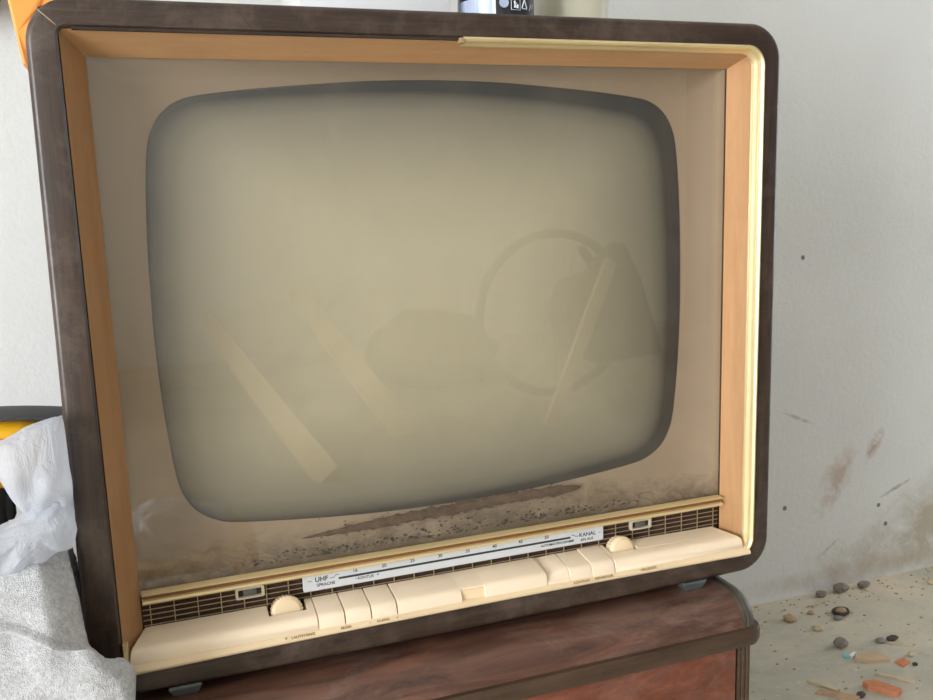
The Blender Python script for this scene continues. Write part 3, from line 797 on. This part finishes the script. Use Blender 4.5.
# drill behind the bag
dr = empty('power_drill', (-.42, .11, -.034), 'yellow and dark grey cordless power drill behind the plastic bag, left of the television', 'power drill')
def xcap(bm, x0, x1, yc, zc, ry, rz, r_end=.6, n=28, k=10):
    loops = []
    for i in range(k+1):
        t = i/k; e = 1-(1-r_end)*(abs(2*t-1)**4); x = x0+(x1-x0)*t
        loops.append([Vector((x, yc+ry*e*math.cos(2*PI*q/n), zc+rz*e*math.sin(2*PI*q/n))) for q in range(n)])
    loft(bm, loops, True, True, True); return bm
build('motor_housing', xcap(NB(), -.50, -.362, .11, .178, .034, .033), M['yellow'], dr)
bm = NB(); loops = []
for i in range(14):
    t = i/13; x = -.515+t*.163; top = .2050+.0120*math.sin(PI*min(1, .10+t*.75)); w = .024+.004*math.sin(PI*t)
    loops.append([Vector((x, .11+w*math.cos(a), top-.004+.0042*math.sin(a))) for a in [2*PI*q/18 for q in range(18)]])
loft(bm, loops, True, True, True); build('rubber_top', bm, M['rubber'], dr)
build('gear_case', xcap(NB(), -.370, -.350, .11, .180, .028, .028, .85), M['rubber'], dr)
bm = NB()
for k in range(4): box(bm, -.425+k*.010, -.420+k*.010, .0755, .078, .186, .197)
build('vent_slots', bm, M['red'], dr, smooth=0)
build('name_plate', B(-.475, -.440, .0750, .0785, .188, .197, .001), M['plate'], dr)
bm = NB(); loft(bm, [[Vector((-.435+dx+sx*.020*math.cos(a), .11+.017*math.sin(a), z)) for a in [2*PI*q/16 for q in range(16)]] for z, dx, sx in ((.16, .012, 1), (.12, .006, 1), (.07, 0, 1), (.02, -.002, 1.2))], True, True, True)
build('handle', bm, M['rubber'], dr)
build('battery', B(-.49, -.385, .075, .145, -.034, .028, .006), M['rubber'], dr)
build('trigger', B(-.412, -.403, .102, .118, .115, .145, .003), M['black'], dr)

# ------------------------------------------------------------------ debris on the floor by the back wall
def rock(name, x, y, size, mat, label, cat, seed, flat=.5, rz=0, group=None, ang=False):
    rnd = random.Random(seed); bm = NB(); bmesh.ops.create_icosphere(bm, subdivisions=2, radius=1)
    for v in bm.verts:
        k = 1+.30*noise.noise(v.co*1.3+Vector((seed*3.1, 0, 0)))+.12*noise.noise(v.co*3.5+Vector((0, seed, 0)))
        if ang: v.co = Vector((max(-.8, min(.8, v.co.x)), max(-.75, min(.75, v.co.y)), max(-.7, min(.7, v.co.z))))
        v.co = Vector((v.co.x*k*size[0]/2, v.co.y*k*size[1]/2, v.co.z*k*size[2]/2))
    zmin = min(v.co.z for v in bm.verts)
    for v in bm.verts: v.co = Matrix.Rotation(rz, 3, 'Z') @ v.co + Vector((x, y, ZF-zmin-.0006))
    o = build(name, bm, M[mat], None, (x, y, ZF), smooth=28); return tagp(o, label, cat, group)
def shard(name, x, y, pts, th, mat, label, cat, rz=0, group=None, tilt=0):
    bm = NB(); R2 = Matrix.Rotation(rz, 3, 'Z')
    lo = []
    for z, s in ((0, 1), (th*.85, .99), (th, .95)):
        lo.append([R2 @ Vector((a*s, b*s, 0))+Vector((x, y, ZF+z+tilt*(a+.05))) for a, b in pts])
    loft(bm, lo, True, True, True); o = build(name, bm, M[mat], None, (x, y, ZF), smooth=0); return tagp(o, label, cat, group)
rock('pebble', .8561, .5667, (.026, .022, .014), 'stone_tan', 'tan stone on the floor nearest the sideboard, by the wall', 'stone', 1)
rock('pebble', .8799, .5162, (.022, .016, .010), 'stone_pale', 'pale elongated pebble beside the dark ringed stone', 'stone', 2, rz=-.5)
bm = NB()
P0 = [Vector((.9663+.015*math.cos(a)*(1+.1*math.sin(3*a)), .5506+.012*math.sin(a), ZF+.006)) for a in [2*PI*k/24 for k in range(25)]]
rg = empty('ringed_stone', (.9663, .5506, ZF), 'grey stone with a dark purple ring round it, on the floor near the wall', 'stone')
build('ring', tube(NB(), P0, .0034, 8), M['stone_dark'], rg)
bm = NB(); bmesh.ops.create_icosphere(bm, subdivisions=2, radius=1)
for v in bm.verts: v.co = Vector((v.co.x*.0125, v.co.y*.010, v.co.z*.007))*(1+.2*noise.noise(v.co*2))+Vector((.9663, .5506, ZF+.006))
build('core', bm, M['stone_tan'], rg)
rock('pebble', .8728, .4481, (.028, .024, .018), 'stone_grey', 'knobbly grey lump above the beige tile shard', 'stone', 4)
shard('tile_shard', .8890, .3942, [(-.030, -.006), (-.012, -.016), (.030, -.012), (.026, .006), (.006, .014), (-.024, .010)], .007, 'tile', 'beige broken tile shard, largest piece on the floor', 'tile shard', rz=-.35)
shard('paper_scrap', .8551, .4163, [(-.006, -.004), (.005, -.005), (.006, .004), (-.004, .005)], .003, 'teal', 'small teal paper scrap beside the beige tile shard', 'paper scrap')
shard('paper_scrap', .8700, .4140, [(-.010, -.004), (.008, -.003), (.010, .004), (-.008, .004)], .004, 'can_white', 'small white scrap between teal scrap and beige tile shard', 'paper scrap', rz=.3)
shard('brick_shard', .8310, .3080, [(-.030, -.004), (-.020, -.012), (.026, -.012), (.030, .004), (-.014, .012)], .010, 'brick', 'orange brick shard lying in the front of the debris', 'brick shard', rz=-.95)
shard('wood_sliver', .8800, .3270, [(-.032, -.003), (.030, -.005), (.032, .002), (-.028, .004)], .003, 'stone_pale', 'pale wood sliver behind the orange brick shard', 'wood sliver', rz=-.85)
rock('pebble', .9624, .3738, (.014, .012, .008), 'stone_pale', 'small whitish pebble at the right of the beige tile shard', 'stone', 7)
rock('pebble', .9765, .4316, (.026, .014, .009), 'stone_dark', 'dark chip with a pale sliver lying in front of it', 'stone', 8)
shard('wood_sliver', .9766, .4120, [(-.022, -.002), (.020, -.003), (.022, .001), (-.018, .002)], .003, 'stone_pale', 'thin pale sliver in front of the dark chip', 'wood sliver', rz=-.7)
shard('wood_sliver', .7505, .3559, [(-.026, -.005), (.024, -.006), (.028, .002), (-.020, .006)], .004, 'stone_pale', 'pale sliver nearest the sideboard at the bottom', 'wood sliver', rz=-1.1)
shard('wood_sliver', .7500, .3230, [(-.034, -.006), (.030, -.008), (.036, .002), (-.026, .008)], .005, 'stone_tan', 'wide tan sliver at the bottom edge of the floor', 'wood sliver', rz=-.7)
rock('pebble', .7840, .3050, (.016, .012, .010), 'stone_dark', 'dark pebble at the bottom between tan sliver and orange brick shard', 'stone', 11)
rock('pebble', 1.036, .628, (.036, .022, .020), 'stone_grey', 'larger grey rubble lump against the wall', 'stone', 12)
rock('pebble', .985, .628, (.024, .018, .014), 'stone_grey', 'smaller grey rubble lump against the wall, nearer the television', 'stone', 13)
shard('wood_sliver', .9577, .6025, [(-.026, -.002), (.022, -.004), (.026, .002), (-.02, .004)], .004, 'stone_pale', 'pale thin sliver in front of the lumps by the wall', 'wood sliver', rz=.3)
rock('pebble', 1.095, .627, (.028, .018, .014), 'stone_grey', 'rightmost grey rubble lump against the wall', 'stone', 14)
shard('brick_shard', .9291, .3615, [(-.014, -.008), (.010, -.010), (.015, .005), (-.008, .010)], .003, 'brick', 'small faded orange brick chip behind the orange brick shard', 'brick shard', rz=.4)
rock('pebble', .9131, .574, (.014, .012, .008), 'stone_tan', 'small brown pebble left of the dark ringed stone', 'stone', 15)
rock('pebble', .9443, .3475, (.010, .009, .006), 'stone_dark', 'tiny black pebble near the right edge', 'stone', 16)
rock('pebble', .9530, .4352, (.022, .018, .008), 'stone_grey', 'flat blue grey chip left of the dark chip', 'stone', 17)
rock('pebble', 1.235, .585, (.022, .014, .008), 'stone_pale', 'pale chip beside the wall at the far right', 'stone', 18)
rock('pebble', .945, .535, (.022, .012, .008), 'stone_grey', 'grey chip touching the front of the dark ringed stone', 'stone', 19)
rnd = random.Random(11); bm = NB()
for i in range(900):
    x = rnd.uniform(.45, 2.2); y = rnd.uniform(-.2, .64); r = rnd.uniform(.0008, .0030)
    if rnd.random() < .4: y = .645-abs(rnd.gauss(0, .05))
    y = min(y, .645)
    q = bmesh.ops.create_icosphere(bm, subdivisions=1, radius=r)
    for v in q['verts']: v.co = Vector((v.co.x*rnd.uniform(.8, 1.8), v.co.y, v.co.z*.6))+Vector((x, y, ZF+r*.3))
gr = build('floor_grit', bm, M['stone_tan'], None, (1, .4, ZF), smooth=0); tagp(gr, 'fine grit and dust scattered over the concrete floor', 'grit', kind='stuff')

# ------------------------------------------------------------------ things standing behind the photographer, seen as reflections in the glass
bk = empty('bicycle_wheel', (1.4, -2.5, ZF), 'dark bicycle wheel with bag standing across the rear of the room, reflected in the glass', 'wheel')
def wheel(cx):
    c = Vector((cx, -2.5, ZF+.345)); bm = NB()
    tube(bm, [c+Vector((.33*math.cos(a), 0, .33*math.sin(a))) for a in [2*PI*k/48 for k in range(49)]], .019, 10, False)
    w = build('wheel', bm, M['bike'], bk)
    bm = NB()
    for k in range(16):
        a = 2*PI*k/16; tube(bm, [c, c+Vector((.32*math.cos(a), 0, .32*math.sin(a)))], .0025, 5)
    tube(bm, [c-Vector((0, .05, 0)), c+Vector((0, .05, 0))], .025, 12); build('spokes', bm, M['steel'], w)
wheel(1.31)
bm = NB()
for p, q in (((1.44, -2.5, .16), (1.66, -2.5, -.18)), ((1.31, -2.5, -.106), (1.62, -2.5, -.16))): tube(bm, [Vector(p), Vector(q)], .02, 10)
build('frame', bm, M['bike'], bk)
bm = NB(); lo = []
for y in (-2.58, -2.56, -2.44, -2.42):
    s = .94 if y in (-2.58, -2.42) else 1
    lo.append([Vector((1.42+a*s, y+.12, -.08+b*s)) for a, b in ((-.17, .0), (-.12, .12), (0, .15), (.12, .26), (.20, .1), (.30, -.20), (0, -.22), (-.12, -.16))])
loft(bm, lo, True, True, True); build('pannier_bag', bm, M['sack'], bk, smooth=30)
def leanplank(p, q, w, name, label):
    p, q = Vector(p), Vector(q); d = (q-p).normalized(); s = d.cross(Vector((0, 1, 0))).normalized()*w/2; t = s.cross(d).normalized()*.011
    bm = NB(); loft(bm, [[e+s+t, e-s+t, e-s-t, e+s-t] for e in (p, q)], True, True, True)
    return tagp(build(name, bm, M['plank'], None, tuple(p), smooth=0), label, 'plank')
leanplank((1.06, -2.02, ZF+.012), (1.44, -2.255, .12), .05, 'plank', 'short pale pine batten leaning on the bag in front of the bicycle wheel')
leanplank((.20, -1.75, ZF+.012), (.02, -4.06, -.22), .09, 'plank', 'pale pine plank leaning on the rear wall, nearest the window')
leanplank((.55, -2.1, ZF+.012), (.50, -4.06, -.10), .10, 'plank', 'pale pine plank leaning on the rear wall beside the sack')
bm = NB(); bmesh.ops.create_icosphere(bm, subdivisions=4, radius=1)
for v in bm.verts: v.co = Vector((v.co.x*.30, v.co.y*.22, (v.co.z if v.co.z > -.6 else -.6)*.20))*(1+.2*noise.noise(v.co*2.5))
zm = min(v.co.z for v in bm.verts)
for v in bm.verts: v.co += Vector((.92, -3.0, ZF-zm))
tagp(build('sack', bm, M['sack'], None, (.92, -3.0, ZF), smooth=60), 'dark full sack slumped on the floor at the rear wall', 'sack')
st = empty('stool', (-.27, -.86, ZF), 'low wooden stool behind the photographer, holding a crumpled white plastic bag', 'stool')
build('seat', B(-.42, -.12, -.98, -.76, -.262, -.24, .004), M['plank'], st)
for x in (-.40, -.14):
    for y in (-.96, -.78): build('leg', B(x-.015, x+.015, y-.015, y+.015, ZF, -.262), M['plank'], st, smooth=0)
bm = NB(); bmesh.ops.create_icosphere(bm, subdivisions=5, radius=1)
for v in bm.verts:
    k = 1+.35*noise.noise(v.co*1.8+Vector((4, 0, 0)))+.22*abs(noise.noise(v.co*4.5))
    v.co = Vector((v.co.x*.085*k, v.co.y*.05*k, max(-.5, v.co.z*k)*.062))
zm = min(v.co.z for v in bm.verts)
for v in bm.verts: v.co += Vector((-.265, -.83, -.2395-zm))
tagp(build('plastic_bag', bm, M['can_white'], None, (-.265, -.83, -.24), smooth=25), 'crumpled white plastic bag on the low stool, reflected in the glass', 'plastic bag')
dk = empty('workbench', (-1.3, -2.9, ZF), 'low wooden workbench against the rear wall by the window', 'workbench')
build('bench_top', B(-1.9, -.7, -3.3, -2.7, .10, .14, .003), M['plank'], dk)
for x in (-1.85, -.75):
    for y in (-3.25, -2.75): build('leg', B(x-.03, x+.03, y-.03, y+.03, ZF, .10), M['plank'], dk, smooth=0)

# ------------------------------------------------------------------ light
w = bpy.data.worlds.new('sky'); SC.world = w; w.use_nodes = True
bgn = w.node_tree.nodes['Background']; bgn.inputs[0].default_value = (.80, .88, 1.0, 1); bgn.inputs[1].default_value = 3.0
def area(name, loc, sx, sy, e, col, target):
    L = bpy.data.lights.new(name, 'AREA'); L.shape = 'RECTANGLE'; L.size = sx; L.size_y = sy; L.energy = e; L.color = col
    o = bpy.data.objects.new(name, L); COL.objects.link(o); o.location = (loc[0], loc[1], loc[2]+ZO)
    d = Vector(target)-Vector(loc); o.rotation_euler = d.to_track_quat('-Z', 'Y').to_euler(); return o
area('daylight_window', (X0-.02, (WY0+WY1)/2, (WZ0+WZ1)/2), WZ1-WZ0, WY1-WY0, 250, (.95, .975, 1), (X0+1, (WY0+WY1)/2, (WZ0+WZ1)/2))
area('added_fill_right', (X1+.02, .13, .55), 1.95, .90, 30, (.95, .975, 1), (X1-1, .13, .55))  # added fill lamp without a known source, brightens right wall and floor

vs = SC.view_settings; vs.view_transform = 'Standard'; vs.look = 'None'; vs.gamma = 1; vs.use_curve_mapping = False; vs.exposure = -.38
